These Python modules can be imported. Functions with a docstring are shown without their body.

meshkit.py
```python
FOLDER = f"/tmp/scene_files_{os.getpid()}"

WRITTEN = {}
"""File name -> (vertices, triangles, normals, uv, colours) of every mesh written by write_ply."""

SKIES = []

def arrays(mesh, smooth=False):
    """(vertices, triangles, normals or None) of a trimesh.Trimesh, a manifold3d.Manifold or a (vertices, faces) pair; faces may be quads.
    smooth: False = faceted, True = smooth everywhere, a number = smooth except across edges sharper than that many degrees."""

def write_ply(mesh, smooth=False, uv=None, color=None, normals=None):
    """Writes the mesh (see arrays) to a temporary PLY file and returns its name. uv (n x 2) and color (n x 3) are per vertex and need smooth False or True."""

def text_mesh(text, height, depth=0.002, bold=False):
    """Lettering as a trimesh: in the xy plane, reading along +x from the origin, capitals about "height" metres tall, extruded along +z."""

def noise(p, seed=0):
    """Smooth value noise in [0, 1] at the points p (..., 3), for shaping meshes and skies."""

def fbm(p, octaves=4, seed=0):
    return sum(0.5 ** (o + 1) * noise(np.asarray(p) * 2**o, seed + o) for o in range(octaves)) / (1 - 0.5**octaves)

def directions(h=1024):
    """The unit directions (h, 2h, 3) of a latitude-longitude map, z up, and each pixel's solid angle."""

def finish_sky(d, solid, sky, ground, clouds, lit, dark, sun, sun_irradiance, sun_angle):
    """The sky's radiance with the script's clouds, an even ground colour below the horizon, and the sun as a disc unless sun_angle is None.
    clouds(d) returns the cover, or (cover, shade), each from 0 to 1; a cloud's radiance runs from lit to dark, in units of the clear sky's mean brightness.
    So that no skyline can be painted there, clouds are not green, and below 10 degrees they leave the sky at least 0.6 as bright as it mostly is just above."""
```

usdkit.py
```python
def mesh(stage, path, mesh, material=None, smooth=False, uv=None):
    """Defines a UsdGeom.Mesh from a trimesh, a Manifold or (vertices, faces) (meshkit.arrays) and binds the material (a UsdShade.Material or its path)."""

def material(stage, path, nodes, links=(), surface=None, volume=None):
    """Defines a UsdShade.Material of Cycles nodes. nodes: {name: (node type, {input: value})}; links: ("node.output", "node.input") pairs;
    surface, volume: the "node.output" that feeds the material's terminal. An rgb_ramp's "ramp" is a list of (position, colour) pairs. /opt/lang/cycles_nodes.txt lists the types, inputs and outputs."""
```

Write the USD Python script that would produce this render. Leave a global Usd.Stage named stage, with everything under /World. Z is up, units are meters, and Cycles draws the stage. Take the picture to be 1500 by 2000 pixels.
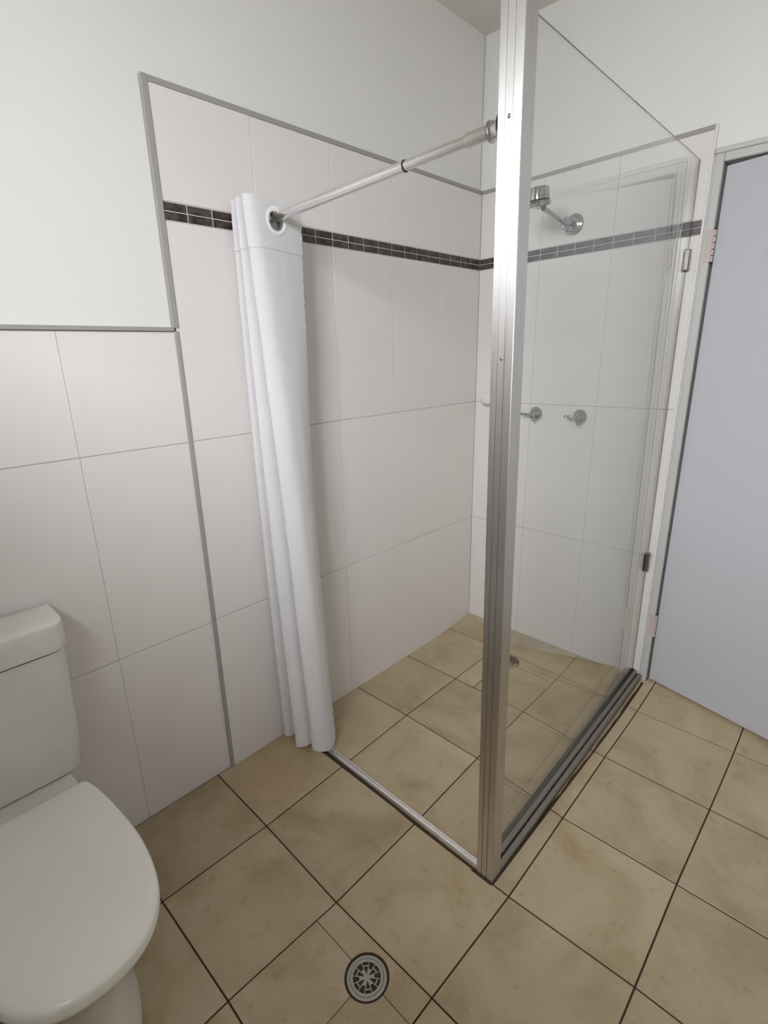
import math, numpy as np, trimesh, usdkit, meshkit
from pxr import Usd, UsdGeom, UsdLux, UsdShade, Gf, Sdf
from shapely.geometry import Polygon, Point, box as sbox, LineString
from shapely import affinity

stage = Usd.Stage.CreateInMemory()
UsdGeom.SetStageUpAxis(stage, UsdGeom.Tokens.z)
UsdGeom.SetStageMetersPerUnit(stage, 1.0)
UsdGeom.Xform.Define(stage, '/World')
UsdGeom.Scope.Define(stage, '/World/Looks')
rng = np.random.default_rng(7)

# ------------------------------------------------------------------ camera
CAM = np.array([1.49428133, -2.21964199, 1.45162513])
F_PX = 1016.1646                              # focal length in pixels of the 1500 px wide frame
RM = np.array([[0.72354984, 0.69000778, -0.01910189],
               [0.19176503, -0.22751662, -0.95470538],
               [-0.66310014, 0.68711385, -0.29693898]])   # rows: right, down, forward
cam = UsdGeom.Camera.Define(stage, '/World/camera')
cam.CreateHorizontalApertureAttr(36.0)
cam.CreateVerticalApertureAttr(48.0)
cam.CreateFocalLengthAttr(36.0 * F_PX / 1500.0)
cam.CreateClippingRangeAttr(Gf.Vec2f(0.02, 100))
cam.CreateExposureAttr(0.0)
m4 = Gf.Matrix4d(*RM[0], 0, *(-RM[1]), 0, *(-RM[2]), 0, *CAM, 1)
cam.AddTransformOp().Set(m4)

# ------------------------------------------------------------------ light
XR, YF, ZC = 2.25, -2.68, 2.69                 # right wall, wall behind the camera, ceiling
WX0, WX1, WZ0, WZ1 = 0.80, 1.65, 1.71, 2.40     # window in the wall behind the camera
# the band of open sky that shows through the window between the fence and the eaves outside
SKY_Z0, SKY_Z1, SKY_X0, SKY_X1, SKY_Y = 1.99, 3.00, -0.2, 3.1, YF - 0.80
day = UsdLux.RectLight.Define(stage, '/World/window_daylight')
day.CreateWidthAttr(SKY_X1 - SKY_X0); day.CreateHeightAttr(SKY_Z1 - SKY_Z0)
day.CreateIntensityAttr(42.5); day.CreateColorAttr(Gf.Vec3f(0.965, 0.97, 1.03))
day.AddTranslateOp().Set(Gf.Vec3d((SKY_X0 + SKY_X1) / 2, SKY_Y, (SKY_Z0 + SKY_Z1) / 2))
day.AddRotateXOp().Set(90.0)
sky = UsdLux.DomeLight.Define(stage, '/World/sky')
sky.CreateIntensityAttr(1.0); sky.CreateColorAttr(Gf.Vec3f(1.0, 0.96, 0.9))

# ------------------------------------------------------------------ materials
MATS = {}
def mat(name, color, rough=0.5, metal=0.0, spec=0.5, extra=None, nodes=None, links=()):
    n = {'p': ('principled_bsdf', dict(base_color=color, roughness=rough, metallic=metal, specular_ior_level=spec, **(extra or {})))}
    n.update(nodes or {})
    MATS[name] = usdkit.material(stage, '/World/Looks/' + name, n, list(links), surface='p.BSDF')
    return MATS[name]

def bumpy(scale, strength, dist=0.002, stretch=(1, 1, 1), detail=3):
    return ({'g': ('geometry', {}), 'mp': ('mapping', {'scale': stretch}), 'bn': ('noise_texture', {'scale': scale, 'detail': detail}),
             'bp': ('bump', {'strength': strength, 'distance': dist})},
            [('g.position', 'mp.vector'), ('mp.vector', 'bn.vector'), ('bn.fac', 'bp.height'), ('bp.normal', 'p.normal')])

n_, l_ = bumpy(14, 0.12, 0.002)
mat('painted_plaster', (0.80, 0.785, 0.75), 0.42, nodes=n_, links=l_)
mat('ceiling_paint', (0.74, 0.725, 0.69), 0.7)
n_, l_ = bumpy(9, 0.08, 0.002)
mat('white_wall_tile', (0.80, 0.752, 0.730), 0.22, nodes=n_, links=l_)
mat('wall_grout', (0.50, 0.465, 0.44), 0.85)
mat('mosaic_grout', (0.76, 0.74, 0.73), 0.8)
mat('trim_grey', (0.36, 0.345, 0.33), 0.6, spec=0.3)
mat('white_trim', (0.80, 0.80, 0.80), 0.2)
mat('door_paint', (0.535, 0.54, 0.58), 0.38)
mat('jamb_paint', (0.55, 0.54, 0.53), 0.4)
mat('hinge_paint', (0.55, 0.45, 0.44), 0.45)
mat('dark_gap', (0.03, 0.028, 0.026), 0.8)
n_ = {'g': ('geometry', {}), 'oi': ('object_info', {}), 'k': ('math', {'math_type': 'multiply', 'value2': 37.0}),
      'cx': ('combine_xyz', {}), 'ad': ('vector_math', {'math_type': 'add'}),
      'n': ('noise_texture', {'scale': 28, 'detail': 5, 'roughness': 0.6, 'distortion': 0.8}),
      'r': ('rgb_ramp', {'ramp': [(0.28, (0.012, 0.008, 0.007)), (0.45, (0.040, 0.028, 0.025)), (0.58, (0.095, 0.072, 0.064)), (0.68, (0.030, 0.022, 0.019)), (0.80, (0.17, 0.14, 0.125))]})}
l_ = [('oi.random', 'k.value1'), ('k.value', 'cx.x'), ('k.value', 'cx.z'), ('g.position', 'ad.vector1'), ('cx.vector', 'ad.vector2'), ('ad.vector', 'n.vector'), ('n.fac', 'r.fac'), ('r.color', 'p.base_color')]
mat('dark_mosaic', (0.06, 0.05, 0.05), 0.35, nodes=n_, links=l_)
n_ = {'g': ('geometry', {}), 'oi': ('object_info', {}), 'k': ('math', {'math_type': 'multiply', 'value2': 53.0}),
      'cx': ('combine_xyz', {}), 'ad': ('vector_math', {'math_type': 'add'}),
      'n': ('noise_texture', {'scale': 4.5, 'detail': 5, 'roughness': 0.58, 'distortion': 0.6}),
      'r': ('rgb_ramp', {'ramp': [(0.28, (0.37, 0.275, 0.155)), (0.45, (0.45, 0.352, 0.222)), (0.58, (0.505, 0.405, 0.270)), (0.75, (0.54, 0.445, 0.32))]}),
      'n2': ('noise_texture', {'scale': 26, 'detail': 4, 'roughness': 0.6}),
      'r2': ('rgb_ramp', {'ramp': [(0.28, (0.80, 0.77, 0.72)), (0.42, (1, 1, 1)), (1.0, (1, 1, 1))]}),
      'mx': ('mix', {'mix_type': 'multiply', 'fac': 0.75}),
      'mr': ('map_range', {'from_min': 0, 'from_max': 1, 'to_min': 0.93, 'to_max': 1.05}),
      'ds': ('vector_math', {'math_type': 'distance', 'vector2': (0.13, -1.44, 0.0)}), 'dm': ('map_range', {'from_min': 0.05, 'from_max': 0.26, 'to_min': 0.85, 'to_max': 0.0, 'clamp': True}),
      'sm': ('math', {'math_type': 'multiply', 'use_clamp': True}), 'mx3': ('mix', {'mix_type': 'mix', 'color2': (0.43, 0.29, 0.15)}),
      'cc': ('combine_color', {}), 'mx2': ('mix', {'mix_type': 'multiply', 'fac': 1.0}),
      'bp': ('bump', {'strength': 0.12, 'distance': 0.003})}
l_ = [('oi.random', 'k.value1'), ('k.value', 'cx.x'), ('k.value', 'cx.y'), ('g.position', 'ad.vector1'), ('cx.vector', 'ad.vector2'), ('ad.vector', 'n.vector'), ('ad.vector', 'n2.vector'),
      ('n.fac', 'r.fac'), ('n2.fac', 'r2.fac'), ('r.color', 'mx.color1'), ('r2.color', 'mx.color2'), ('oi.random', 'mr.value'), ('mr.result', 'cc.r'), ('mr.result', 'cc.g'), ('mr.result', 'cc.b'),
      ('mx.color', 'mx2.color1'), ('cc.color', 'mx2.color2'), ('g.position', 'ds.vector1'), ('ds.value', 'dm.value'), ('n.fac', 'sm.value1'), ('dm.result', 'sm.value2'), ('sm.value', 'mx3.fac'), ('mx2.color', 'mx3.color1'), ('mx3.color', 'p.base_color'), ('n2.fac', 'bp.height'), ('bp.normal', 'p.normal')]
mat('beige_floor_tile', (0.5, 0.4, 0.27), 0.40, nodes=n_, links=l_)
mat('dark_floor_grout', (0.055, 0.032, 0.018), 0.9)
mat('light_floor_grout', (0.30, 0.23, 0.15), 0.9)
n_ = {'tg': ('tangent', {'direction_type': 'radial', 'axis': 'z'}), 'g': ('geometry', {}), 'mp': ('mapping', {'scale': (260, 260, 2.5)}), 'n': ('noise_texture', {'scale': 1.0, 'detail': 3}),
      'mr': ('map_range', {'to_min': 0.30, 'to_max': 0.46}), 'bp': ('bump', {'strength': 0.10, 'distance': 0.0006})}
l_ = [('g.position', 'mp.vector'), ('mp.vector', 'n.vector'), ('n.fac', 'mr.value'), ('mr.result', 'p.roughness'), ('n.fac', 'bp.height'), ('bp.normal', 'p.normal'), ('tg.tangent', 'p.tangent')]
mat('brushed_aluminium', (0.64, 0.62, 0.615), 0.35, 1.0, extra={'anisotropic': 0.7}, nodes=n_, links=l_)
mat('dull_aluminium', (0.33, 0.30, 0.27), 0.42, 1.0)
mat('chrome', (0.62, 0.62, 0.61), 0.09, 1.0)
mat('shower_chrome', (0.42, 0.425, 0.42), 0.09, 1.0)
mat('dark_chrome', (0.30, 0.30, 0.30), 0.25, 1.0)
mat('rod_steel', (0.82, 0.80, 0.79), 0.24, 1.0)
mat('black_rubber', (0.012, 0.011, 0.011), 0.6)
mat('grime', (0.05, 0.03, 0.016), 0.85)
mat('ceramic', (0.80, 0.77, 0.71), 0.08)
mat('seat_plastic', (0.90, 0.86, 0.80), 0.08)
mat('drain_metal', (0.40, 0.385, 0.36), 0.45, 0.6)
mat('drain_dark', (0.010, 0.009, 0.008), 0.9)
mat('hall_paint', (0.6, 0.58, 0.55), 0.8)
MATS['glass_pane'] = usdkit.material(stage, '/World/Looks/glass_pane', {
    'lw': ('layer_weight', {'blend': 0.5}), 'pw': ('math', {'math_type': 'power', 'value2': 5.0}), 'f': ('math', {'math_type': 'multiply_add', 'value2': 0.94, 'value3': 0.045}), 't': ('transparent_bsdf', {'color': (0.955, 0.97, 0.96)}), 'gl': ('glossy_bsdf', {'color': (1, 1, 1), 'roughness': 0.0}),
    'm': ('mix_closure', {})}, [('lw.facing', 'pw.value1'), ('pw.value', 'f.value1'), ('f.value', 'm.fac'), ('t.BSDF', 'm.closure1'), ('gl.BSDF', 'm.closure2')], surface='m.closure')
n_, l_ = bumpy(55, 0.25, 0.004, (1, 1, 0.5), 3)
MATS['curtain_fabric'] = usdkit.material(stage, '/World/Looks/curtain_fabric', {
    **n_, 'p': ('principled_bsdf', {'base_color': (0.86, 0.845, 0.86), 'roughness': 0.75, 'specular_ior_level': 0.25}),
    'tr': ('translucent_bsdf', {'color': (0.84, 0.82, 0.83)}), 'm': ('mix_closure', {'fac': 0.28})},
    l_ + [('p.BSDF', 'm.closure1'), ('tr.BSDF', 'm.closure2')], surface='m.closure')
mat('eyelet_plastic', (0.84, 0.82, 0.82), 0.35)

# ------------------------------------------------------------------ helpers
USED = set()
def path_for(parent, name):
    base = (str(parent.GetPath()) if parent else '/World') + '/'
    p, k = base + name, 0
    while p in USED:
        k += 1; p = f'{base}{name}_{k:03d}'
    USED.add(p)
    return p

def tag(prim, label=None, cat=None, group=None, kind=None):
    for k, v in (('label', label), ('category', cat), ('group', group), ('kind', kind)):
        if v: prim.SetCustomDataByKey(k, v)
    return prim

def thing(name, label, cat, loc=(0, 0, 0), group=None, kind=None):
    x = UsdGeom.Xform.Define(stage, path_for(None, name))
    x.AddTranslateOp().Set(Gf.Vec3d(*map(float, loc)))
    return tag(x.GetPrim(), label, cat, group, kind)

def origin(parent):
    o = np.zeros(3)
    while parent and str(parent.GetPath()) != '/World':
        a = parent.GetAttribute('xformOp:translate')
        if a and a.Get() is not None: o += np.array(a.Get())
        parent = parent.GetParent()
    return o

def obj(name, mesh, m, parent=None, smooth=False):
    """one Mesh prim; the mesh is given in world coordinates"""
    if isinstance(mesh, trimesh.Trimesh):
        mesh = mesh.copy(); mesh.remove_unreferenced_vertices()
    v, f, n = meshkit.arrays(mesh, smooth)
    v = v - origin(parent)
    p = path_for(parent, name)
    g = UsdGeom.Mesh.Define(stage, p)
    from pxr import Vt
    g.CreatePointsAttr(Vt.Vec3fArray.FromNumpy(v.astype(np.float32)))
    g.CreateFaceVertexCountsAttr(Vt.IntArray.FromNumpy(np.full(len(f), 3, np.int32)))
    g.CreateFaceVertexIndicesAttr(Vt.IntArray.FromNumpy(f.astype(np.int32).ravel()))
    g.CreateSubdivisionSchemeAttr('none')
    if n is not None:
        g.CreateNormalsAttr(Vt.Vec3fArray.FromNumpy(n.astype(np.float32))); g.SetNormalsInterpolation('vertex')
    UsdShade.MaterialBindingAPI.Apply(g.GetPrim()).Bind(MATS[m])
    return g.GetPrim()

cat = trimesh.util.concatenate
def bx(x0, x1, y0, y1, z0, z1):
    return trimesh.creation.box(bounds=[[x0, y0, z0], [x1, y1, z1]])

def rbox(x0, x1, y0, y1, z0, z1, c=0.002):
    """box with chamfered edges"""
    pts = []
    for sx in (0, 1):
        for sy in (0, 1):
            for sz in (0, 1):
                P = np.array([(x0, x1)[sx], (y0, y1)[sy], (z0, z1)[sz]], float)
                S = np.array([1 - 2 * sx, 1 - 2 * sy, 1 - 2 * sz]) * c
                for k in range(3):
                    q = P + S; q[k] -= S[k]; pts.append(q)
    return trimesh.convex.convex_hull(np.array(pts))

def loft(rings, cap=True):
    """closed rings (k x n x 3) joined into one skin"""
    R = np.array(rings); k, n = R.shape[:2]
    v = R.reshape(-1, 3); f = []
    for i in range(k - 1):
        for j in range(n):
            a, b, c, d = i * n + j, i * n + (j + 1) % n, (i + 1) * n + (j + 1) % n, (i + 1) * n + j
            f += [(a, b, c), (a, c, d)]
    if cap:
        v = np.vstack([v, R[0].mean(0), R[-1].mean(0)])
        for j in range(n):
            f += [(k * n, (j + 1) % n, j), (k * n + 1, (k - 1) * n + j, (k - 1) * n + (j + 1) % n)]
    m = trimesh.Trimesh(v, f, process=False); m.fix_normals()
    return m

def tube(pts, r, n=20, cap=True):
    pts = np.asarray(pts, float); r = np.broadcast_to(r, len(pts)).astype(float)
    T = np.gradient(pts, axis=0); T /= np.linalg.norm(T, axis=1)[:, None]
    up = np.array([0, 0, 1.0]) if abs(T[0][2]) < 0.9 else np.array([1.0, 0, 0])
    rings, a = [], np.linspace(0, 2 * np.pi, n, endpoint=False)
    u = np.cross(T[0], up); u /= np.linalg.norm(u)
    for p, t, q in zip(pts, T, r):
        u = u - t * (u @ t); u /= np.linalg.norm(u); w = np.cross(t, u)
        rings.append(p + q * (np.cos(a)[:, None] * u + np.sin(a)[:, None] * w))
    return loft(rings, cap)

def lathe(profile, origin_, axis, n=40):
    """profile: (distance along axis, radius) pairs"""
    axis = np.asarray(axis, float); axis /= np.linalg.norm(axis)
    up = np.array([0, 0, 1.0]) if abs(axis[2]) < 0.9 else np.array([1.0, 0, 0])
    u = np.cross(axis, up); u /= np.linalg.norm(u); w = np.cross(axis, u)
    a = np.linspace(0, 2 * np.pi, n, endpoint=False)
    return loft([np.asarray(origin_) + h * axis + max(r, 1e-5) * (np.cos(a)[:, None] * u + np.sin(a)[:, None] * w) for h, r in profile])

def torus(c, axis, R, r, n=40, m=14):
    return lathe_ring([(r * math.sin(t), R + r * math.cos(t)) for t in np.linspace(0, 2 * np.pi, m, endpoint=False)], c, axis, n)

def lathe_ring(profile, c, axis, n=40):
    axis = np.asarray(axis, float); axis /= np.linalg.norm(axis)
    up = np.array([0, 0, 1.0]) if abs(axis[2]) < 0.9 else np.array([1.0, 0, 0])
    u = np.cross(axis, up); u /= np.linalg.norm(u); w = np.cross(axis, u)
    a = np.linspace(0, 2 * np.pi, n, endpoint=False); k = len(profile)
    v = np.vstack([np.asarray(c) + h * axis + q * (np.cos(a)[:, None] * u + np.sin(a)[:, None] * w) for h, q in profile]); f = []
    for i in range(k):
        for j in range(n):
            A, B, C_, D = i * n + j, i * n + (j + 1) % n, ((i + 1) % k) * n + (j + 1) % n, ((i + 1) % k) * n + j
            f += [(A, B, C_), (A, C_, D)]
    m = trimesh.Trimesh(v, f, process=False); m.fix_normals()
    return m

def quad_tile(c4, normal, t=0.008, ch=0.0008):
    """tile with a chamfered face from its four face corners"""
    c4 = np.asarray(c4, float); nrm = np.asarray(normal, float); nrm /= np.linalg.norm(nrm)
    cen = c4.mean(0)
    def inset(P, d):
        out = []
        for i in range(4):
            e1 = P[(i + 1) % 4] - P[i]; e0 = P[i - 1] - P[i]
            out.append(P[i] + d * (e1 / np.linalg.norm(e1) + e0 / np.linalg.norm(e0)))
        return np.array(out)
    rings = [c4 - nrm * t, c4 - nrm * ch, inset(c4, ch)]
    v = np.vstack(rings); f = []
    for i in range(2):
        for j in range(4):
            a, b, c, d = i * 4 + j, i * 4 + (j + 1) % 4, (i + 1) * 4 + (j + 1) % 4, (i + 1) * 4 + j
            f += [(a, b, c), (a, c, d)]
    f += [(8, 9, 10), (8, 10, 11), (0, 2, 1), (0, 3, 2)]
    m = trimesh.Trimesh(v, f, process=False); m.fix_normals()
    return m

def extrude_y(profile, y0, y1):
    """profile: (x, z) polygon extruded along y"""
    m = trimesh.creation.extrude_polygon(Polygon(profile), y1 - y0, engine='earcut')
    v = m.vertices.copy(); m.vertices = np.c_[v[:, 0], y1 - v[:, 2], v[:, 1]]; m.fix_normals()
    return m
def extrude_x(profile, x0, x1):
    """profile: (y, z) polygon extruded along x"""
    m = trimesh.creation.extrude_polygon(Polygon(profile), x1 - x0, engine='earcut')
    v = m.vertices.copy(); m.vertices = np.c_[x0 + v[:, 2], v[:, 0], v[:, 1]]; m.fix_normals()
    return m

def zf(x, y):
    """the floor rises a little towards the back wall"""
    return 0.027 * np.clip((np.asarray(y) + 0.42) / 0.42, 0, 1) ** 2

def wz(x, z):
    """courses on the back wall climb slightly to the right, as laid"""
    return z * (1 + 0.0105 * np.asarray(x) / 0.9)

# ------------------------------------------------------------------ setting: ceiling and walls
S_ = 'structure'
c = obj('ceiling', bx(-0.1, XR + 0.1, YF - 0.3, 0.11, ZC, ZC + 0.08), 'ceiling_paint')
tag(c, 'plain white ceiling over the shower corner', 'ceiling', kind=S_)

STRIP_Y = -1.4985
wl = thing('wall_left', 'long white wall with tall tiles, dark mosaic band and painted plaster above', 'wall', kind=S_)
obj('plaster', bx(-0.12, -0.012, YF, 0.0, -0.05, ZC + 0.01), 'painted_plaster', wl)
obj('grout_bed', cat([bx(-0.013, -0.0009, STRIP_Y, 0.0, -0.03, 2.110), bx(-0.013, -0.0060, YF, STRIP_Y, -0.03, 1.516)]), 'wall_grout', wl)
GV, GH = 0.0007, 0.0014                                     # half widths of upright and level joints
YS = [0.0, -0.30, -0.60, -0.90, -1.20, -1.4985]
ZS = [(0.0, 0.600), (0.600, 1.200), (1.200, 1.795), (1.841, 2.108)]
def jit(): return rng.uniform(-0.0004, 0.0004)
for y1, y0 in zip(YS[:-1], YS[1:]):
    for z0, z1 in ZS:
        x = jit()
        zb = -0.025 if z0 == 0 else z0 + GH
        obj('wall_tile', quad_tile([(x, y0 + GV, zb), (x, y0 + GV, z1 - GH), (x, y1 - GV, z1 - GH), (x, y1 - GV, zb)], (1, 0, 0), 0.006), 'white_wall_tile', wl)
YL = [-1.4985, -1.803, -2.103, -2.403, YF]
for y1, y0 in zip(YL[:-1], YL[1:]):
    for z0, z1 in ((0, 0.5925), (0.5925, 1.198), (1.198, 1.514)):
        x = -0.005 + jit()
        zb = -0.025 if z0 == 0 else z0 + GH
        obj('wall_tile', quad_tile([(x, y0 + GV, zb), (x, y0 + GV, z1 - GH), (x, y1 - GV, z1 - GH), (x, y1 - GV, zb)], (1, 0, 0), 0.006), 'white_wall_tile', wl)
ROWS = ((1.7965, 1.8170), (1.8190, 1.8395))
obj('mosaic_grout_bed', bx(-0.010, -0.0003, STRIP_Y, 0.0, 1.7955, 1.8405), 'mosaic_grout', wl)
for k in range(20):
    y1, y0 = -0.075 * k - 0.0011, -0.075 * (k + 1) + 0.0011
    y0 = max(y0, STRIP_Y)
    for z0, z1 in ROWS:
        x = 0.0008 + jit()
        obj('mosaic_tile', quad_tile([(x, y0, z0), (x, y0, z1), (x, y1, z1), (x, y1, z0)], (1, 0, 0), 0.006, 0.0006), 'dark_mosaic', wl)

DX0, DX1, DZ = 0.918, 1.765, 2.062                           # door opening with frame
wb = thing('wall_back', 'white back wall with tall tiles and dark mosaic band behind the shower', 'wall', kind=S_)
obj('plaster', cat([bx(-0.12, DX0, 0.008, 0.11, -0.05, ZC + 0.01), bx(DX0, DX1, 0.008, 0.11, DZ, ZC + 0.01), bx(DX1, XR + 0.1, 0.008, 0.11, -0.05, ZC + 0.01)]), 'painted_plaster', wb)
XB = 0.908
obj('grout_bed', trimesh.Trimesh(*(lambda m: (np.c_[m.vertices[:, 0], m.vertices[:, 1], wz(m.vertices[:, 0], m.vertices[:, 2])], m.faces))(bx(0.0, XB - 0.002, 0.0009, 0.010, -0.03, 2.108))), 'wall_grout', wb)
mg = bx(0.0, XB - 0.002, 0.0003, 0.009, 1.7955, 1.8405); mg.vertices[:, 2] = wz(mg.vertices[:, 0], mg.vertices[:, 2])
obj('mosaic_grout_bed', mg, 'mosaic_grout', wb)
XS = [0.0, 0.302, 0.604, 0.908]
for x0, x1 in zip(XS[:-1], XS[1:]):
    for z0, z1 in ZS:
        y = jit(); zb = -0.02 if z0 == 0 else z0 + GH
        q = [(x0 + GV, y, zb), (x0 + GV, y, z1 - GH), (x1 - GV, y, z1 - GH), (x1 - GV, y, zb)]
        q = [(a, b, wz(a, c_)) for a, b, c_ in q]
        obj('wall_tile', quad_tile(q, (0, -1, 0), 0.006), 'white_wall_tile', wb)
for k in range(12):
    x0, x1 = 0.0757 * k + 0.0011, 0.0757 * (k + 1) - 0.0011
    for z0, z1 in ROWS:
        y = -0.0008 + jit()
        q = [(a, y, wz(a, c_)) for a, c_ in ((x0, z0), (x0, z1), (x1, z1), (x1, z0))]
        obj('mosaic_tile', quad_tile(q, (0, -1, 0), 0.006, 0.0006), 'dark_mosaic', wb)

wr = obj('wall_right', bx(XR, XR + 0.1, YF - 0.05, 0.11, -0.05, ZC + 0.01), 'painted_plaster')
tag(wr, 'plain white right-hand wall outside the picture', 'wall', kind=S_)
wf = thing('wall_front', 'white wall with the window, behind the viewer', 'wall', kind=S_)
obj('plaster', cat([bx(-0.1, WX0, YF - 0.16, YF, -0.05, ZC + 0.01), bx(WX1, XR + 0.1, YF - 0.16, YF, -0.05, ZC + 0.01),
                    bx(WX0, WX1, YF - 0.16, YF, -0.05, WZ0), bx(WX0, WX1, YF - 0.16, YF, WZ1, ZC + 0.01)]), 'painted_plaster', wf)
w1 = thing('window_1', 'white framed window in the wall behind the viewer', 'window', kind=S_)
fr = 0.03
obj('window_frame', cat([bx(WX0, WX0 + fr, YF - 0.09, YF - 0.05, WZ0, WZ1), bx(WX1 - fr, WX1, YF - 0.09, YF - 0.05, WZ0, WZ1),
                         bx(WX0 + fr, WX1 - fr, YF - 0.09, YF - 0.05, WZ0, WZ0 + fr), bx(WX0 + fr, WX1 - fr, YF - 0.09, YF - 0.05, WZ1 - fr, WZ1),
                         bx((WX0 + WX1) / 2 - 0.015, (WX0 + WX1) / 2 + 0.015, YF - 0.085, YF - 0.055, WZ0 + fr, WZ1 - fr)]), 'white_trim', w1)
for a, b in ((WX0 + fr, (WX0 + WX1) / 2 - 0.015), ((WX0 + WX1) / 2 + 0.015, WX1 - fr)):
    obj('pane', bx(a, b, YF - 0.072, YF - 0.068, WZ0 + fr, WZ1 - fr), 'glass_pane', w1)

# ------------------------------------------------------------------ setting: trims between tile and paint
def trim(name, prof_mesh, label, m='trim_grey'):
    return tag(obj(name, prof_mesh, m), label, 'trim', kind=S_)
trim('trim_1', rbox(-0.013, 0.0030, STRIP_Y - 0.0095, STRIP_Y + 0.0075, 1.522, 2.119, 0.0012), 'upright grey trim beside the painted plaster, upper left end of the shower tiles')
trim('trim_2', rbox(-0.013, 0.0025, STRIP_Y - 0.0065, STRIP_Y + 0.0065, -0.02, 1.5135, 0.0012), 'long thin grey strip running down the left wall tiles to the floor')
trim('trim_3', rbox(-0.013, 0.0028, STRIP_Y + 0.0075, 0.0, 2.1035, 2.1185, 0.0012), 'grey trim along the top of the left wall tiles, behind and above the curtain rod')
t4 = rbox(0.0, XB + 0.004, -0.0028, 0.012, 2.1035, 2.1185, 0.0012)
t4.vertices[:, 2] = wz(t4.vertices[:, 0], t4.vertices[:, 2])
trim('trim_4', t4, 'grey trim along the top of the back wall tiles above the shower head')
trim('trim_5', rbox(-0.013, 0.0025, YF, STRIP_Y - 0.0065, 1.5135, 1.5245, 0.0012), 'level grey trim above the half-height tiles over the toilet')
t6 = rbox(XB - 0.002, XB + 0.006, -0.0045, 0.012, -0.0, 2.118, 0.002)
t6.vertices[:, 2] = wz(t6.vertices[:, 0], t6.vertices[:, 2]) + 0.02 * (t6.vertices[:, 2] < 1)
trim('trim_6', t6, 'glossy white upright edge trim where the shower tiles meet the door frame', 'white_trim')

# ------------------------------------------------------------------ setting: floor
G0 = np.array([-0.04618014, -1.89697112]); TS = 0.342
MEAS = {(1,0):(317,1761),(2,0):(445.5,1955),(1,1):(520.5,1613),(2,1):(657,1762.5),(3,1):(843.5,1949),(1,2):(672,1494),(2,2):(809.5,1609),(3,2):(993.5,1751),(4,2):(1240,1928),
        (1,3):(794,1396.5),(2,3):(932,1480.5),(3,3):(1099.5,1597),(4,3):(1321.5,1727),(1,4):(889.5,1325.5),(2,4):(1022,1390),(3,4):(1181,1478.5),(4,4):(1386,1581.5),(3,5):(1244.5,1389),(4,5):(1433.5,1469.5)}
def on_floor(px, z=0.0):
    d = RM.T @ np.array([(px[0] - 750) / F_PX, (px[1] - 1000) / F_PX, 1.0])
    return (CAM + d * ((z - CAM[2]) / d[2]))[:2]
NODE, off = {}, {}
for k, px in MEAS.items():                                     # the joints as laid: a few millimetres off the regular grid
    p = on_floor(px)
    for _ in range(3): p = on_floor(px, float(zf(*p)))
    off[k] = p - (G0 + TS * np.array(k))
for i in range(0, 8):
    for j in range(-4, 9):
        if (i, j) in off: NODE[i, j] = G0 + TS * np.array((i, j)) + off[i, j]
        else:
            w = {k: 1.0 / ((k[0] - i) ** 2 + (k[1] - j) ** 2) ** 2 for k in off}
            NODE[i, j] = G0 + TS * np.array((i, j)) + 0.8 * sum(w[k] * off[k] for k in w) / (sum(w.values()) + 0.3)
fl = thing('floor', 'beige mottled square floor tiles with dark grout lines', 'floor', kind=S_)
ROOM = sbox(-0.002, YF - 0.01, XR + 0.01, 0.002).union(sbox(DX0 + 0.03, -0.01, DX1 - 0.03, 0.5))
D1, D1R = Point(0.8430, -1.6372), 0.0550
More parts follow.
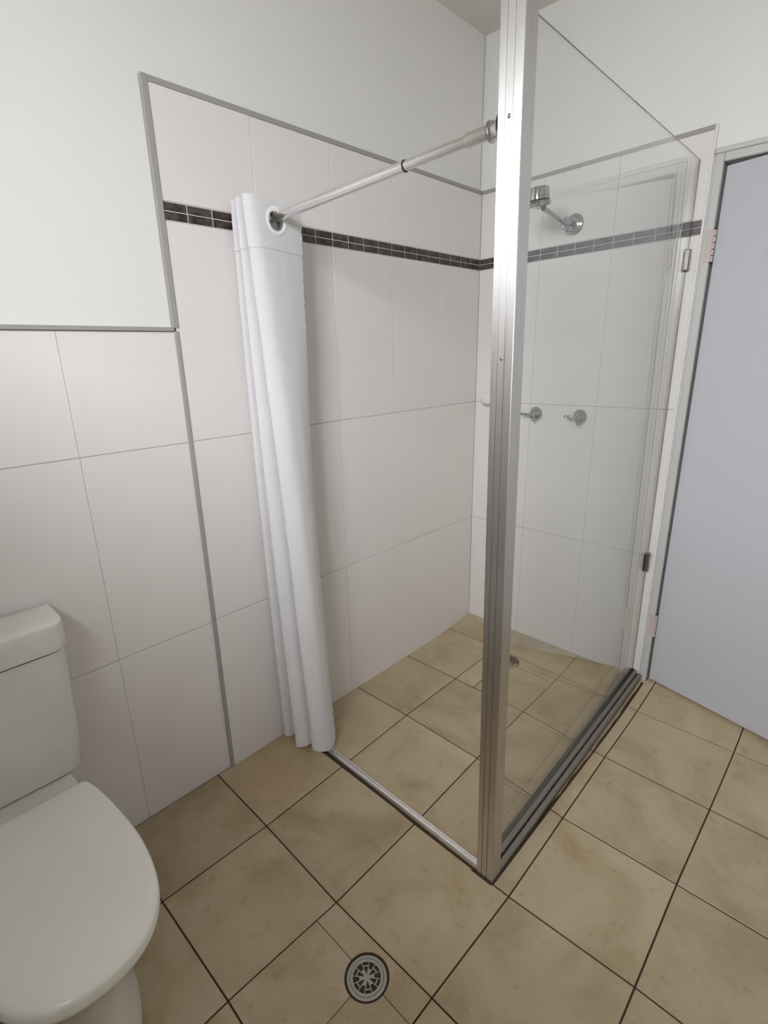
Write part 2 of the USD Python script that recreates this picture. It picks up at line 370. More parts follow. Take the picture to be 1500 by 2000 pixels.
D2, D2R = Point(0.4000, -0.2430), 0.0530
gb = trimesh.creation.box(bounds=[[0, 0, 0], [1, 1, 1]])
nx, ny = 12, 60
gx, gy = np.linspace(-0.05, XR + 0.05, nx), np.linspace(YF - 0.05, 0.6, ny)
GX, GY = np.meshgrid(gx, gy)
idx = np.arange(nx * ny).reshape(ny, nx)
gv = np.c_[GX.ravel(), GY.ravel(), zf(GX.ravel(), GY.ravel()) - 0.0022]
gf = np.vstack([np.c_[idx[:-1, :-1].ravel(), idx[:-1, 1:].ravel(), idx[1:, 1:].ravel()], np.c_[idx[:-1, :-1].ravel(), idx[1:, 1:].ravel(), idx[1:, :-1].ravel()]])
keep = [not any(math.hypot(gv[t].mean(0)[0] - d.x, gv[t].mean(0)[1] - d.y) < -1 for d in (D1, D2)) for t in gf]
obj('grout_bed', trimesh.Trimesh(gv, gf[keep], process=False), 'dark_floor_grout', fl)
obj('slab', bx(-0.1, 2.7, YF - 0.2, 1.3, -0.14, -0.06), 'dark_floor_grout', fl)

def floor_tile(poly):
    poly = poly.intersection(ROOM)
    for g in getattr(poly, 'geoms', [poly]):
        if g.area < 2e-4: continue
        g = g.simplify(0.0003)
        n = len(g.exterior.coords) - 1
        ys = np.array(g.exterior.coords)[:, 1]
        if n == 4 and ys.max() < -0.42:
            c4 = np.array(g.exterior.coords)[:4]
            m = quad_tile(np.c_[c4, zf(c4[:, 0], c4[:, 1])], (0, 0, 1), 0.009, 0.0009)
        else:
            m = trimesh.creation.extrude_polygon(g, 0.009, engine='earcut')
            if ys.max() > -0.42:
                for ycut in (-0.34, -0.26, -0.18, -0.10):
                    pass
                m = m.subdivide_to_size(0.09) if hasattr(m, 'subdivide_to_size') else m
            m.apply_translation((0, 0, -0.009))
            m.vertices[:, 2] += zf(m.vertices[:, 0], m.vertices[:, 1])
        obj('floor_tile', m, 'beige_floor_tile', fl)

JW, CW = 0.0021, 0.0009                                     # half joint widths: laid, and cut
for i in range(0, 7):
    for j in range(-4, 8):
        q = Polygon([NODE[i, j], NODE[i + 1, j], NODE[i + 1, j + 1], NODE[i, j + 1]])
        if not q.intersects(ROOM): continue
        q = q.buffer(-JW, join_style=2)
        pieces = [q]
        if (i, j) == (2, 0):                                  # tile cut to fall to the drain in the room
            pieces = []
            top = sbox(0, -1.6372 + CW, 3, 0); low = sbox(0, -3, 3, -1.6372 - CW)
            a = q.intersection(low)
            pieces = [q.intersection(top), a.intersection(sbox(0, -3, 0.843 - CW, 0)), a.intersection(sbox(0.843 + CW, -3, 3, 0))]
            pieces = [p.difference(D1.buffer(D1R, 48)) for p in pieces]
        if (i, j) == (1, 4):                                  # and in the shower
            a, b = q.intersection(sbox(0, -3, 0.386 - 0.0018, 1)), q.intersection(sbox(0.386 + 0.0018, -3, 3, 1))
            pieces = [a, b.intersection(sbox(0, -3, 3, -0.256 - 0.0018)), b.intersection(sbox(0, -0.256 + 0.0018, 3, 1))]
            pieces = [p.difference(D2.buffer(D2R, 48)) for p in pieces]
        if (i, j) == (1, 5):
            pieces = [q.difference(D2.buffer(D2R, 48))]
        for p in pieces: floor_tile(p)

# ------------------------------------------------------------------ setting: door ajar in its frame, and the hall behind it
d1 = thing('door_1', 'plain white flush door standing slightly ajar beside the shower', 'door', loc=(0.949, 0.016, 0.03), kind=S_)
obj('door_frame', cat([rbox(DX0, DX0 + 0.027, 0.0, 0.112, 0.015, DZ, 0.003), rbox(DX1 - 0.027, DX1, 0.0, 0.112, 0.015, DZ, 0.003),
                       rbox(DX0 + 0.027, DX1 - 0.027, 0.0, 0.112, 2.026, DZ, 0.003),
                       bx(DX0 + 0.027, DX0 + 0.038, 0.055, 0.112, 0.02, 2.026), bx(DX0 + 0.02, DX1 - 0.02, 0.055, 0.112, 2.014, 2.026)]), 'jamb_paint', d1)
obj('head_moulding', rbox(DX0 - 0.002, DX1 + 0.01, -0.007, 0.01, 2.052, 2.068, 0.002), 'jamb_paint', d1)
leaf = rbox(0.0045, 0.80, 0.0, 0.036, 0.006, 1.985, 0.0015)
R13 = trimesh.transformations.rotation_matrix(math.radians(-13.4), (0, 0, 1))
T13 = trimesh.transformations.translation_matrix((0.949, 0.016, 0.030))
leaf.apply_transform(T13 @ R13)
obj('door_leaf', leaf, 'door_paint', d1)
def hinge(zb, zt):
    c0 = np.array((0.9475, 0.0085))
    parts = []
    n = 5; h = (zt - zb) / n
    for k in range(n):
        parts.append(lathe([(0.0010, 0.0), (0.0010, 0.0058), (0.0025, 0.0068), (h - 0.0025, 0.0068), (h - 0.0010, 0.0058), (h - 0.0010, 0)], (*c0, zb + k * h), (0, 0, 1), 16))
    hg = obj('hinge', cat(parts), 'hinge_paint', d1, smooth=35)
    obj('hinge_pin', lathe([(-0.005, 0.0), (-0.003, 0.0040), (0, 0.0043), (zt - zb, 0.0043), (zt - zb + 0.003, 0.0040), (zt - zb + 0.005, 0)], (*c0, zb), (0, 0, 1), 16), 'grime', hg, smooth=35)
    obj('hinge_leaf', rbox(0.9285, 0.9475, -0.0022, 0.002, zb, zt, 0.0006), 'hinge_paint', hg)
hinge(1.722, 1.825); hinge(0.245, 0.350)
hl = thing('wall_hall', 'dim hall walls beyond the door', 'wall', kind=S_)
obj('plaster', cat([bx(0.6, 2.6, 1.2, 1.25, -0.05, 2.6), bx(0.6, 0.65, 0.112, 1.2, -0.05, 2.6), bx(2.55, 2.6, 0.112, 1.2, -0.05, 2.6), bx(0.6, 2.6, 0.112, 1.25, 2.55, 2.6)]), 'hall_paint', hl)

# ------------------------------------------------------------------ shower screen: post, glass, track, channel
LEAN = lambda z: -0.0148 * z                                 # the old screen leans a touch to the left
sc = thing('shower_screen', 'fixed glass shower screen framed by a tall brushed aluminium post', 'shower screen', loc=(0.914, -1.215, 0))
def sheared(m):
    m.vertices[:, 0] += LEAN(m.vertices[:, 2]); return m
PX0, PX1, PY0, PY1, PZ = 0.8875, 0.9400, -1.2350, -1.1930, 2.085
g = 0.0011
prof = [(PX0, PY1), (PX0, PY0 + 0.001), (PX0 + 0.001, PY0)]
for gx_ in (0.0165, 0.0330):
    prof += [(PX0 + gx_ - g, PY0), (PX0 + gx_ - g, PY0 + 0.003), (PX0 + gx_ + g, PY0 + 0.003), (PX0 + gx_ + g, PY0)]
prof += [(PX1 - 0.0015, PY0), (PX1, PY0 + 0.0015), (PX1, PY1)]
post = trimesh.creation.extrude_polygon(Polygon(prof), PZ, engine='earcut')
obj('post', sheared(post), 'brushed_aluminium', sc)
for zz in (1.86, 1.43):
    s = lathe([(0, 0.0), (0, 0.0040), (0.0012, 0.0038), (0.0020, 0.0026), (0.0016, 0.0)], (0.9125, PY0 + 0.0004, zz), (0, -1, 0), 18)
    obj('screw', sheared(s), 'dull_aluminium', sc, smooth=35)
gl = np.array([(0.9150, -1.193, 0.022), (0.8860, -0.004, 0.040), (0.8720, -0.004, 2.046), (0.8800, -1.193, 2.044)])
gq = np.vstack([gl - (0.003, 0, 0), gl + (0.003, 0, 0)])
obj('glass', trimesh.Trimesh(gq, [(0, 1, 2), (0, 2, 3), (4, 6, 5), (4, 7, 6), (0, 4, 5), (0, 5, 1), (1, 5, 6), (1, 6, 2), (2, 6, 7), (2, 7, 3), (3, 7, 4), (3, 4, 0)], process=False), 'glass_pane', sc)
edge = [gl[3] + (0, 0, 0.0012), gl[2] + (0, 0, 0.0012)]
obj('top_edge', tube(edge, 0.0014, 8), 'dark_chrome', sc)
# bottom track: stepped channel along the glass
tp = [(-0.022, 0.0), (-0.022, 0.020), (-0.0075, 0.030), (0.008, 0.030), (0.0095, 0.028), (0.0105, 0.016), (0.0125, 0.016), (0.0135, 0.019), (0.026, 0.017), (0.028, 0.014), (0.028, 0.0)]
tr = extrude_y([(0.912 + a, b) for a, b in tp], -1.193, 0.0)
sl = (tr.vertices[:, 1] + 1.193) / 1.193
tr.vertices[:, 0] += -0.012 * sl; tr.vertices[:, 2] += zf(0, tr.vertices[:, 1]) + 0.006 * sl
tr = tr
obj('bottom_track', tr, 'dull_aluminium', sc)
seal = extrude_y([(0.889, 0.0), (0.889, 0.026), (0.9045, 0.0325), (0.9075, 0.0300)], -1.193, 0.0)
sl = (seal.vertices[:, 1] + 1.193) / 1.193
seal.vertices[:, 0] += -0.012 * sl; seal.vertices[:, 2] += zf(0, seal.vertices[:, 1]) + 0.006 * sl
obj('black_seal', seal, 'black_rubber', sc)
gv_ = extrude_y([(0.9214, 0.0155), (0.9214, 0.0172), (0.9256, 0.0172), (0.9256, 0.0155)], -1.193, 0.0)
sl = (gv_.vertices[:, 1] + 1.193) / 1.193
gv_.vertices[:, 0] += -0.012 * sl; gv_.vertices[:, 2] += zf(0, gv_.vertices[:, 1]) + 0.006 * sl
obj('groove_dirt', gv_, 'black_rubber', sc)  # plain black strip along the bottom of the track groove
# dark seal where the far edge of the glass meets the tiles
seal_ = np.array([(0.8856, 0.045), (0.8884, 0.045), (0.8738, 2.046), (0.8710, 2.046)])
obj('edge_seal', trimesh.Trimesh(np.vstack([np.c_[seal_[:, 0], np.full(4, -0.0045), seal_[:, 1]], np.c_[seal_[:, 0], np.full(4, -0.0010), seal_[:, 1]]]), [(0, 1, 2), (0, 2, 3), (4, 6, 5), (4, 7, 6), (0, 4, 5), (0, 5, 1), (1, 5, 6), (1, 6, 2), (2, 6, 7), (2, 7, 3), (3, 7, 4), (3, 4, 0)], process=False), 'dark_gap', sc)
for zb, zt, m in ((1.700, 1.770, 'dull_aluminium'), (0.545, 0.625, 'dark_chrome')):
    xg = 0.8725 + 0.0146 * (2.046 - zb) / 2.0
    cl = obj('glass_clip', rbox(xg - 0.004, xg + 0.013, -0.024, -0.0010, zb, zt, 0.003), m, sc)
    obj('clip_pad', rbox(xg - 0.0085, xg - 0.0035, -0.025, -0.0010, zb - 0.004, zt - 0.01, 0.001), 'black_rubber', cl)
# dark dirt and old sealant around the foot of the post
def blob_strip(pts, w0, w1, seed):
    pts = np.array(pts, float); n = 60
    t = np.linspace(0, 1, n); seg = np.r_[0, np.cumsum(np.linalg.norm(np.diff(pts, axis=0), axis=1))]; seg /= seg[-1]
    c_ = np.c_[np.interp(t, seg, pts[:, 0]), np.interp(t, seg, pts[:, 1])]
    T = np.gradient(c_, axis=0); T /= np.linalg.norm(T, axis=1)[:, None]; N = np.c_[T[:, 1], -T[:, 0]]
    wv = w0 + (w1 - w0) * meshkit.fbm(np.c_[t * 14, 0 * t, 0 * t], 3, seed)
    rings = []
    for a, nn, ww in zip(c_, N, wv):
        z = float(zf(*a))
        rings.append([(*(a + nn * ww), z + 0.0002), (*(a + nn * ww * 0.6), z + 0.0012), (*(a), z + 0.0016), (*(a - nn * 0.004), z + 0.001), (*(a - nn * 0.004), z - 0.002), (*(a + nn * ww), z - 0.002)])
    return loft(rings)
obj('dirt_bead', cat([blob_strip([(0.9405, -1.2365), (0.872, -1.2365)], 0.012, 0.002, 3), blob_strip([(0.9405, -0.02), (0.9405, -1.2365)], 0.011, 0.001, 5)]), 'grime', sc)

# ------------------------------------------------------------------ sill strip across the shower opening
sp = [(-0.0145, 0.0), (-0.0145, 0.004), (-0.0105, 0.0105), (-0.003, 0.0140), (0.004, 0.0140), (0.010, 0.0105), (0.0135, 0.004), (0.0135, 0.0)]
ss = extrude_x([(-1.2035 + a, b) for a, b in sp], 0.004, 0.886)
ss.vertices[:, 1] += -0.012 * (ss.vertices[:, 0] - 0.2) / 0.68
sst = thing('sill_strip', 'low rounded aluminium strip on the floor across the shower opening', 'threshold', loc=(0.45, -1.205, 0))
obj('strip', ss, 'rod_steel', sst, smooth=40)
obj('dirt_line', bx(0.01, 0.884, -1.2325, -1.2165, 0.0, 0.0012).apply_translation((0, 0.0, 0)), 'grime', sst)

# ------------------------------------------------------------------ curtain rod
RZ = lambda x: 1.8190 + 0.0420 * x
RY = -1.210
rd = thing('curtain_rod', 'chrome telescopic curtain rod from the tiled wall to the screen post', 'curtain rod', loc=(0.0, RY, 1.82))
P_ = lambda x: np.array((x, RY, RZ(x)))
ax = P_(1) - P_(0)
obj('outer_tube', tube([P_(0.012), P_(0.606), P_(0.6062)], [0.0122, 0.0122, 0.0108], 28), 'rod_steel', rd, smooth=40)
obj('wall_cup', lathe([(0.0, 0.0), (0.0, 0.0255), (0.090, 0.0250), (0.093, 0.0235), (0.093, 0.0)], P_(0.014) + (0, -0.009, -0.0105), ax, 32), 'dark_chrome', rd, smooth=40)
obj('seam_ring', lathe([(0, 0.0), (0, 0.0126), (0.0022, 0.0126), (0.0022, 0.0)], P_(0.606), ax, 28), 'black_rubber', rd, smooth=40)
obj('inner_tube', tube([P_(0.6075), P_(0.80)], 0.0104, 28), 'rod_steel', rd, smooth=40)
xe = PX0 + LEAN(1.855)
obj('end_sleeve', lathe([(0, 0.0), (0, 0.0125), (0.002, 0.0138), (xe - 0.775 - 0.033, 0.0138), (xe - 0.775 - 0.033, 0.0)], P_(0.775), ax, 28), 'rod_steel', rd, smooth=40)
obj('end_collar', lathe([(0, 0.0), (0, 0.017), (0.002, 0.0195), (0.005, 0.0195), (0.007, 0.017), (0.020, 0.0165), (0.026, 0.021), (0.029, 0.021), (0.029, 0)], P_(xe - 0.033), ax, 32), 'chrome', rd, smooth=40)
obj('rubber_pad', lathe([(0, 0.0), (0, 0.024), (0.0042, 0.025), (0.0042, 0.0)], P_(xe - 0.0045), ax, 32), 'black_rubber', rd, smooth=40)
obj('wall_flange', lathe([(0.001, 0.0), (0.001, 0.024), (0.005, 0.024), (0.011, 0.018), (0.0125, 0.0)], P_(0), ax, 32), 'chrome', rd, smooth=40)

# ------------------------------------------------------------------ shower curtain
def catmull(P, n):
    P = np.asarray(P, float); Q = np.vstack([2 * P[0] - P[1], P, 2 * P[-1] - P[-2]])
    out = []
    t_all = np.linspace(0, len(P) - 1 - 1e-9, n)
    for t in t_all:
        i = int(t); u = t - i; a, b, c_, d = Q[i:i + 4]
        out.append(0.5 * (2 * b + (c_ - a) * u + (2 * a - 5 * b + 4 * c_ - d) * u * u + (3 * b - a - 3 * c_ + d) * u ** 3))
    return np.array(out)
TOPP = [(.014,-1.118),(.016,-1.21),(.020,-1.285),(.031,-1.303),(.040,-1.285),(.042,-1.20),(.046,-1.128),(.052,-1.128),(.056,-1.20),(.060,-1.29),(.069,-1.312),(.078,-1.29),(.080,-1.20),(.084,-1.128),(.091,-1.128),(.095,-1.20),(.099,-1.300),(.112,-1.312),(.126,-1.288),(.121,-1.21),(.117,-1.16),(.113,-1.120)]
MIDP = [(.014,-1.125),(.016,-1.21),(.019,-1.285),(.030,-1.304),(.044,-1.287),(.046,-1.20),(.050,-1.135),(.056,-1.133),(.060,-1.20),(.064,-1.282),(.082,-1.309),(.104,-1.288),(.106,-1.235),(.104,-1.18),(.110,-1.18),(.112,-1.235),(.116,-1.275),(.140,-1.288),(.166,-1.252),(.160,-1.205),(.146,-1.172),(.130,-1.148)]
BOTP = [(.020,-1.135),(.020,-1.20),(.020,-1.265),(.034,-1.288),(.055,-1.272),(.062,-1.20),(.068,-1.145),(.078,-1.143),(.086,-1.20),(.094,-1.265),(.124,-1.300),(.158,-1.282),(.162,-1.245),(.160,-1.20),(.166,-1.20),(.170,-1.24),(.178,-1.270),(.204,-1.272),(.226,-1.238),(.220,-1.205),(.208,-1.182),(.192,-1.165)]
NU, NV = 330, 170
ct, cm, cb = catmull(TOPP, NU), catmull(MIDP, NU), catmull(BOTP, NU)
ZT, ZB = 1.866, 0.032
vv = np.linspace(0, 1, NV)
u_ = np.linspace(0, 1, NU)
CP = np.zeros((NV, NU, 3))
for i, s in enumerate(vv):
    k0 = 0.42
    xy = ct * ((s - k0) * (s - 1) / k0) + cm * (s * (s - 1) / (k0 * (k0 - 1))) + cb * (s * (s - k0) / (1 - k0))
    z = ZT + (ZB - ZT) * s
    wob = 0.004 * (meshkit.fbm(np.c_[u_ * 9, np.full(NU, s * 5.0), 0 * u_], 3, 11) - 0.5) * min(1, s * 6)
    xy = xy + np.c_[wob, wob]
    CP[i, :, :2] = xy; CP[i, :, 2] = z
sc_w = np.clip((u_ - 0.985) / 0.015, 0, 1)
for i in range(NV):                                            # small scalloped free edge and the draped hem
    CP[i, :, 1] += 0.0022 * sc_w * math.sin(i * 1.9)
    CP[i, :, 2] += (0.010 * np.sin(u_ * 26) + 0.02 * sc_w) * (i / NV) ** 6
CP[:, :, 2] += np.where(u_ > 0.86, -0.012 * (u_ - 0.86) / 0.14, 0)[None, :] * (1 - vv[:, None]) ** 8
idx = np.arange(NV * NU).reshape(NV, NU)
def grid_faces(i0, i1):
    a = idx[i0:i1, :-1].ravel(); b = idx[i0:i1, 1:].ravel(); c_ = idx[i0 + 1:i1 + 1, 1:].ravel(); d = idx[i0 + 1:i1 + 1, :-1].ravel()
    return np.vstack([np.c_[a, d, c_], np.c_[a, c_, b]])
CV = CP.reshape(-1, 3)
HC = np.array((RY - 0.011, 1.8095)); HR = 0.0285
def holed(F):
    q = CV[F].mean(1); return F[np.hypot(q[:, 1] - HC[0], q[:, 2] - HC[1]) > HR]
hem = int(np.argmin(np.abs(ZT + (ZB - ZT) * vv - 1.742)))
cu = thing('shower_curtain', 'white fabric shower curtain bunched against the tiled wall on the rod', 'curtain', loc=(0.08, RY, 0.03))
obj('fabric', trimesh.Trimesh(CV, grid_faces(hem, NV - 1), process=False), 'curtain_fabric', cu, smooth=True)
# header band: a doubled layer stitched below the eyelets, a little proud of the fabric
HF = holed(grid_faces(0, hem + 1))
nrm = meshkit.arrays(trimesh.Trimesh(CV, grid_faces(0, hem + 1), process=False), True)[2]
hv = np.vstack([CV + nrm * 0.0014, CV - nrm * 0.0014])
obj('header_band', trimesh.Trimesh(hv, np.vstack([HF, HF[:, ::-1] + len(CV)]), process=False), 'curtain_fabric', cu, smooth=True)
seam = CP[hem + 1][8::2].copy()
obj('header_seam', tube(seam, 0.0016, 6), 'curtain_fabric', cu, smooth=True)
ri_ = int(np.argmin(np.abs(ZT + (ZB - ZT) * vv - HC[1])))
row = CP[ri_, :, 1] - HC[0]
for j in np.nonzero(row[:-1] * row[1:] < 0)[0]:               # one eyelet where each fold crosses the rod
    j = int(np.clip(j, 4, NU - 5))
    nn = np.cross(CP[ri_, j + 4] - CP[ri_, j - 4], CP[ri_ + 3, j] - CP[ri_ - 3, j]); nn /= np.linalg.norm(nn)
    prof_r = [(-0.0032, 0.0285), (-0.0036, 0.0335), (-0.0020, 0.0380), (0.0020, 0.0380), (0.0036, 0.0335), (0.0032, 0.0285), (0.0016, 0.0268), (-0.0016, 0.0268)]
    obj('eyelet', lathe_ring(prof_r, (CP[ri_, j, 0], HC[0], HC[1]), nn, 44), 'eyelet_plastic', cu, smooth=40)

# ------------------------------------------------------------------ shower head
sh = thing('shower_rose', 'chrome shower head on a straight arm above the mosaic band', 'shower head', loc=(0.444, 0.0, 1.918))
FLC = np.array((0.4440, -0.001, 1.9180))
obj('wall_flange', lathe([(0, 0.0), (0, 0.0380), (0.003, 0.0385), (0.006, 0.036), (0.008, 0.029), (0.013, 0.027), (0.016, 0.019), (0.022, 0.016), (0.022, 0)], FLC, (0, -1, 0), 44), 'shower_chrome', sh, smooth=35)
obj('elbow', tube([FLC + (0, -0.018, 0), FLC + (0, -0.045, -0.001), FLC + (0, -0.082, -0.006)], [0.0125, 0.0125, 0.0125], 24), 'shower_chrome', sh, smooth=40)
J = FLC + (0.0, -0.084, -0.006)
kn = trimesh.creation.icosphere(3, 0.0155); kn.apply_translation(J)
obj('swivel_joint', cat([kn, lathe([(-0.024, 0.0), (-0.024, 0.008), (-0.019, 0.010), (0.019, 0.010), (0.022, 0.006), (0.022, 0.0)], J, (0.35, 0.2, 0.9), 20)]), 'shower_chrome', sh, smooth=40)
HB = np.array((0.4490, -0.272, 1.9335))
obj('arm', tube([J, J + (HB - J) * 0.5, HB], [0.0085, 0.0085, 0.0095], 22), 'shower_chrome', sh, smooth=40)
HA = np.array((-0.06, -0.10, 1.0)); HA /= np.linalg.norm(HA)
H0 = np.array((0.4450, -0.300, 1.9400))
hd = obj('head_body', lathe([(0.010, 0.0), (0.010, 0.0370), (0.013, 0.0395), (0.047, 0.0385), (0.052, 0.0365), (0.0535, 0.033), (0.0535, 0.0)], H0, HA, 44), 'shower_chrome', sh, smooth=35)
obj('groove', lathe([(0.0065, 0.0), (0.0065, 0.0385), (0.0105, 0.0385), (0.0105, 0.0)], H0, HA, 44), 'black_rubber', hd, smooth=35)
obj('base_plate', lathe([(-0.0065, 0.0), (-0.0065, 0.030), (-0.003, 0.0425), (0.005, 0.0445), (0.0068, 0.043), (0.0068, 0.0)], H0, HA, 44), 'shower_chrome', sh, smooth=35)
obj('knob', lathe([(-0.018, 0.0), (-0.017, 0.0045), (-0.011, 0.0055), (-0.006, 0.004), (-0.006, 0.0)], H0 + (0.006, -0.012, 0), HA, 18), 'dark_chrome', sh, smooth=35)

# ------------------------------------------------------------------ shower taps
def tap(x, label, arms):
    c0 = np.array((x, -0.001, 1.1610))
    t = thing('shower_tap', label, 'tap', loc=c0, group='pair of chrome shower taps')
    obj('dome_cover', lathe([(0, 0.0), (0, 0.0310), (0.003, 0.0318), (0.006, 0.0305), (0.013, 0.027), (0.021, 0.020), (0.027, 0.013), (0.030, 0.0105), (0.040, 0.0095), (0.040, 0.0)], c0, (0, -1, 0), 40), 'shower_chrome', t, smooth=35)
    hb = c0 + (0, -0.047, 0)
    obj('hub', lathe([(-0.010, 0.0), (-0.010, 0.0085), (-0.004, 0.0115), (0.003, 0.0115), (0.008, 0.008), (0.011, 0.004), (0.0115, 0)], hb, (0, -1, 0), 28), 'shower_chrome', t, smooth=35)
    for ang, L in arms:
        d = np.array((math.cos(math.radians(ang)), -0.12, math.sin(math.radians(ang)))); d /= np.linalg.norm(d)
        pr = [(0.006, 0.0), (0.006, 0.0045), (L * 0.40, 0.0046), (L * 0.46, 0.0074), (L * 0.55, 0.0082), (L * 0.62, 0.0066), (L * 0.68, 0.0044), (L * 0.86, 0.0042), (L * 0.90, 0.0062), (L * 0.97, 0.0074), (L * 1.03, 0.0058), (L * 1.06, 0.0)]
        obj('lever', lathe(pr, hb, d, 20), 'shower_chrome', t, smooth=50)
tap(0.3320, 'left chrome shower tap, nearer the screen post', ((178, 0.046), (62, 0.030), (-58, 0.030)))
tap(0.5390, 'right chrome shower tap, farther from the screen post', ((174, 0.046), (50, 0.030), (-62, 0.032)))

# ------------------------------------------------------------------ soap dish on the back wall
sd = thing('soap_dish', 'small white soap holder on the back wall, half hidden by the post', 'soap dish', loc=(0.105, 0, 1.20))
a = np.linspace(0, np.pi, 26)
def dish(zv, k, inner=0.0):
    o = [(0.105 - (0.060 - inner) * math.cos(t) * k, -0.0008 - (0.058 - inner) * math.sin(t) ** 0.8 * k, zv) for t in a]
    return o
obj('tray', loft([dish(1.190, 0.55), dish(1.194, 0.85), dish(1.204, 1.0), dish(1.216, 1.0), dish(1.2165, 0.97), dish(1.206, 0.90)]), 'ceramic', sd, smooth=35)
obj('back_plate', rbox(0.043, 0.167, -0.010, -0.0004, 1.183, 1.235, 0.004), 'ceramic', sd, smooth=35)

# ------------------------------------------------------------------ floor drains
def drain(name, label, c0, r, rot):
    cx, cy = c0; z = float(zf(cx, cy))
    t = thing(name, label, 'floor drain', loc=(cx, cy, z), group='round floor drains')
    obj('sump', lathe([(-0.050, 0.0), (-0.050, r), (-0.0042, r), (-0.0042, r + 0.004), (-0.0049, r + 0.0045), (-0.052, r + 0.0045), (-0.052, 0)], (cx, cy, z), (0, 0, 1), 48), 'drain_dark', t)
    obj('outer_ring', lathe_ring([(-0.010, r * 0.815), (-0.0022, r * 0.815), (-0.0014, r * 0.83), (-0.0012, r * 0.93), (-0.0022, r * 0.965), (-0.010, r * 0.965)], (cx, cy, z), (0, 0, 1), 64), 'drain_metal', t, smooth=35)
    R = r * 0.80
    plate = Point(0, 0).buffer(R, 48)
    ri, ro = R * 0.20, R * 0.875
    holes = []
    for k in range(12):                                        # twelve sectors: six pairs of a split slot and a wedge
        A = math.radians(30 * k + rot); half = math.radians(15)
        def sector(r0, r1, ha):
            th = np.linspace(A - ha, A + ha, 12)
            return Polygon([(r1 * math.cos(q), r1 * math.sin(q)) for q in th] + [(r0 * math.cos(q), r0 * math.sin(q)) for q in th[::-1]])
        wedge = Polygon([(0, 0)] + [(ro * math.cos(q), ro * math.sin(q)) for q in np.linspace(A - half, A + half, 14)])
        wedge = wedge.buffer(-R * 0.034)
        if k % 2 == 0:
            ringbar = Point(0, 0).buffer(R * 0.66, 32).difference(Point(0, 0).buffer(R * 0.585, 32))
            wide = Polygon([(0, 0)] + [(ro * math.cos(q), ro * math.sin(q)) for q in np.linspace(A - half * 1.12, A + half * 1.12, 14)]).buffer(-R * 0.036)
            w = wide.difference(Point(0, 0).buffer(ri, 24)).difference(ringbar)
        else:
            w = wedge.difference(Point(0, 0).buffer(R * 0.46, 24))
        for gg in getattr(w, 'geoms', [w]):
            gg = gg.buffer(-R * 0.02).buffer(R * 0.02)
            if gg.area > R * R * 0.004: holes.append(gg)
    for h in holes: plate = plate.difference(h)
    gm = trimesh.creation.extrude_polygon(max(getattr(plate, 'geoms', [plate]), key=lambda q: q.area), 0.004, engine='earcut')
    gm.apply_translation((cx, cy, z - 0.0058))
    obj('grate', gm, 'drain_metal', t)
drain('floor_drain', 'round slotted floor drain near the toilet, in the open floor', (D1.x, D1.y), 0.0505, 22)
drain('floor_drain', 'round slotted floor drain inside the shower, half hidden by the post', (D2.x, D2.y), 0.0490, 40)

# ------------------------------------------------------------------ toilet
YC = -2.125
tl = thing('toilet', 'white close-coupled toilet with its lid down against the left wall', 'toilet', loc=(0.0, YC, 0.0))
def d_ring(x0, x1, hw, z, back=0.0, n=56, pw=0.8, xw=0.42):
    """D-shaped outline: round nose at x1, squarer back at x0"""
    t = np.linspace(0, 2 * np.pi, n, endpoint=False)
    xm = x0 + (x1 - x0) * xw
    out = []
    for q in t:
        cq, sq = math.cos(q), math.sin(q)
        if cq >= 0: x = xm + (x1 - xm) * abs(cq) ** 0.95; y = hw * np.sign(sq) * abs(sq) ** 0.95
        else: x = xm - (xm - x0) * abs(cq) ** 0.35; y = hw * np.sign(sq) * abs(sq) ** 0.45
        out.append((x, YC + y, z))
    return out
pan = loft([d_ring(0.10, 0.600, 0.112, 0.0), d_ring(0.10, 0.600, 0.112, 0.012), d_ring(0.10, 0.592, 0.106, 0.05), d_ring(0.10, 0.575, 0.100, 0.12), d_ring(0.09, 0.580, 0.104, 0.20),
            d_ring(0.07, 0.615, 0.122, 0.27), d_ring(0.05, 0.665, 0.150, 0.34), d_ring(0.03, 0.690, 0.163, 0.385), d_ring(0.03, 0.694, 0.165, 0.398), d_ring(0.034, 0.688, 0.160, 0.403)])
sel = pan.vertices[:, 0] < 0.30                                 # narrower rear deck under the cistern
k = np.clip((0.34 - pan.vertices[:, 0]) / 0.16, 0, 1) * np.clip((pan.vertices[:, 2] - 0.25) / 0.1, 0, 1)
pan.vertices[:, 1] = YC + (pan.vertices[:, 1] - YC) * (1 - 0.235 * k)
obj('pan', pan, 'ceramic', tl, smooth=45)
half = np.array([(0.212, 0.0), (0.2120, 0.090), (0.2125, 0.118), (0.2180, 0.132), (0.235, 0.140), (0.29, 0.1500), (0.36, 0.1575), (0.44, 0.1625), (0.51, 0.1610), (0.575, 0.1525), (0.630, 0.1360), (0.672, 0.1110), (0.700, 0.0800), (0.716, 0.0420), (0.721, 0.0)])
hs = catmull(half, 90)
outl = np.vstack([hs, np.c_[hs[::-1][1:-1, 0], -hs[::-1][1:-1, 1]]])
cen = np.array((0.46, 0.0))
def lid_ring(d, z):
    v = outl - cen; L = np.linalg.norm(v, axis=1)[:, None]
    q = cen + v * np.maximum(L - d, 0.0005) / L
    return np.c_[q[:, 0], q[:, 1] + YC, np.full(len(q), z)]
obj('seat', loft([lid_ring(0.014, 0.4045), lid_ring(0.008, 0.4045), lid_ring(0.005, 0.407), lid_ring(0.0045, 0.410), lid_ring(0.006, 0.4120), lid_ring(0.012, 0.4124)]), 'seat_plastic', tl, smooth=40)
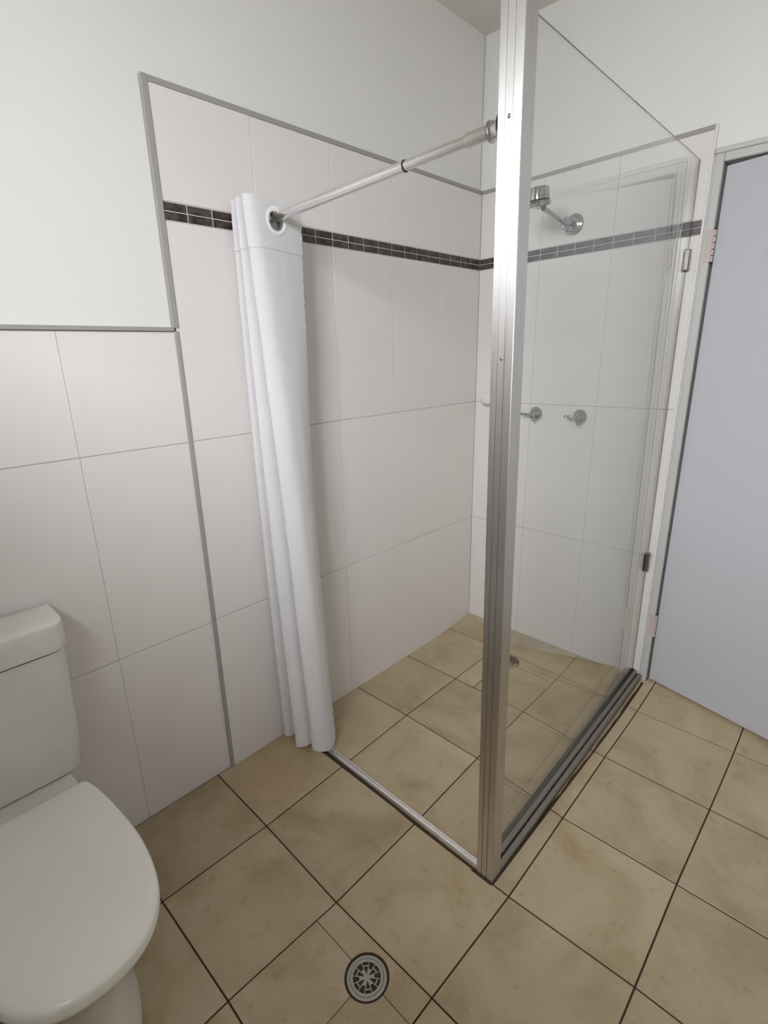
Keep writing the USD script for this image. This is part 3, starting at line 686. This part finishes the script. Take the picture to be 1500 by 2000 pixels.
obj('seat_lid', loft([lid_ring(0.0035, 0.4125), lid_ring(0.001, 0.4140), lid_ring(0.0, 0.4200), lid_ring(0.001, 0.4335), lid_ring(0.0045, 0.4385), lid_ring(0.010, 0.4418), lid_ring(0.018, 0.4435), lid_ring(0.035, 0.4450), lid_ring(0.07, 0.4466), lid_ring(0.12, 0.4476), lid_ring(0.3, 0.448)]), 'seat_plastic', tl, smooth=60)
for s in (-1, 1):
    obj('lid_hinge', lathe([(-0.018, 0), (-0.018, 0.010), (-0.016, 0.012), (0.016, 0.012), (0.018, 0.010), (0.018, 0)], (0.204, YC + s * 0.075, 0.4145), (0, 1, 0), 24), 'seat_plastic', tl, smooth=40)
def c_ring(x0, x1, hw, z, r=0.045, n=10):
    P = []
    for (cx, cy, a0) in ((x1 - r, hw - r, 0), (x0 + 0.004, hw - 0.004, 90), (x0 + 0.004, -hw + 0.004, 180), (x1 - r, -hw + r, 270)):
        rr = r if cx > x0 + 0.01 else 0.004
        for q in np.radians(np.linspace(a0, a0 + 90, n)): P.append((cx + rr * math.cos(q), YC + cy + rr * math.sin(q), z))
    return P
obj('cistern', loft([c_ring(0.006, 0.118, 0.150, 0.4035), c_ring(0.006, 0.124, 0.158, 0.412), c_ring(0.006, 0.130, 0.166, 0.50), c_ring(0.006, 0.136, 0.174, 0.70), c_ring(0.006, 0.1365, 0.175, 0.7605)]), 'ceramic', tl, smooth=50)
obj('lid_seal', loft([c_ring(0.008, 0.133, 0.171, 0.7600), c_ring(0.008, 0.133, 0.171, 0.7650)]), 'dark_gap', tl)  # dark band paints the shadow gap between cistern and lid
obj('cistern_lid', loft([c_ring(0.004, 0.1395, 0.178, 0.7645), c_ring(0.004, 0.1420, 0.181, 0.7670), c_ring(0.004, 0.1430, 0.182, 0.80), c_ring(0.004, 0.1428, 0.1818, 0.8300), c_ring(0.005, 0.1412, 0.1803, 0.8358), c_ring(0.008, 0.1375, 0.1768, 0.8390), c_ring(0.014, 0.131, 0.170, 0.8400), c_ring(0.03, 0.110, 0.150, 0.8405, 0.035)]), 'ceramic', tl, smooth=40)
btn = lathe([(0, 0), (0, 0.022), (0.003, 0.022), (0.004, 0.020), (0.004, 0)], (0.072, YC, 0.8395), (0, 0, 1), 32)
obj('flush_button', btn, 'chrome', tl, smooth=35)
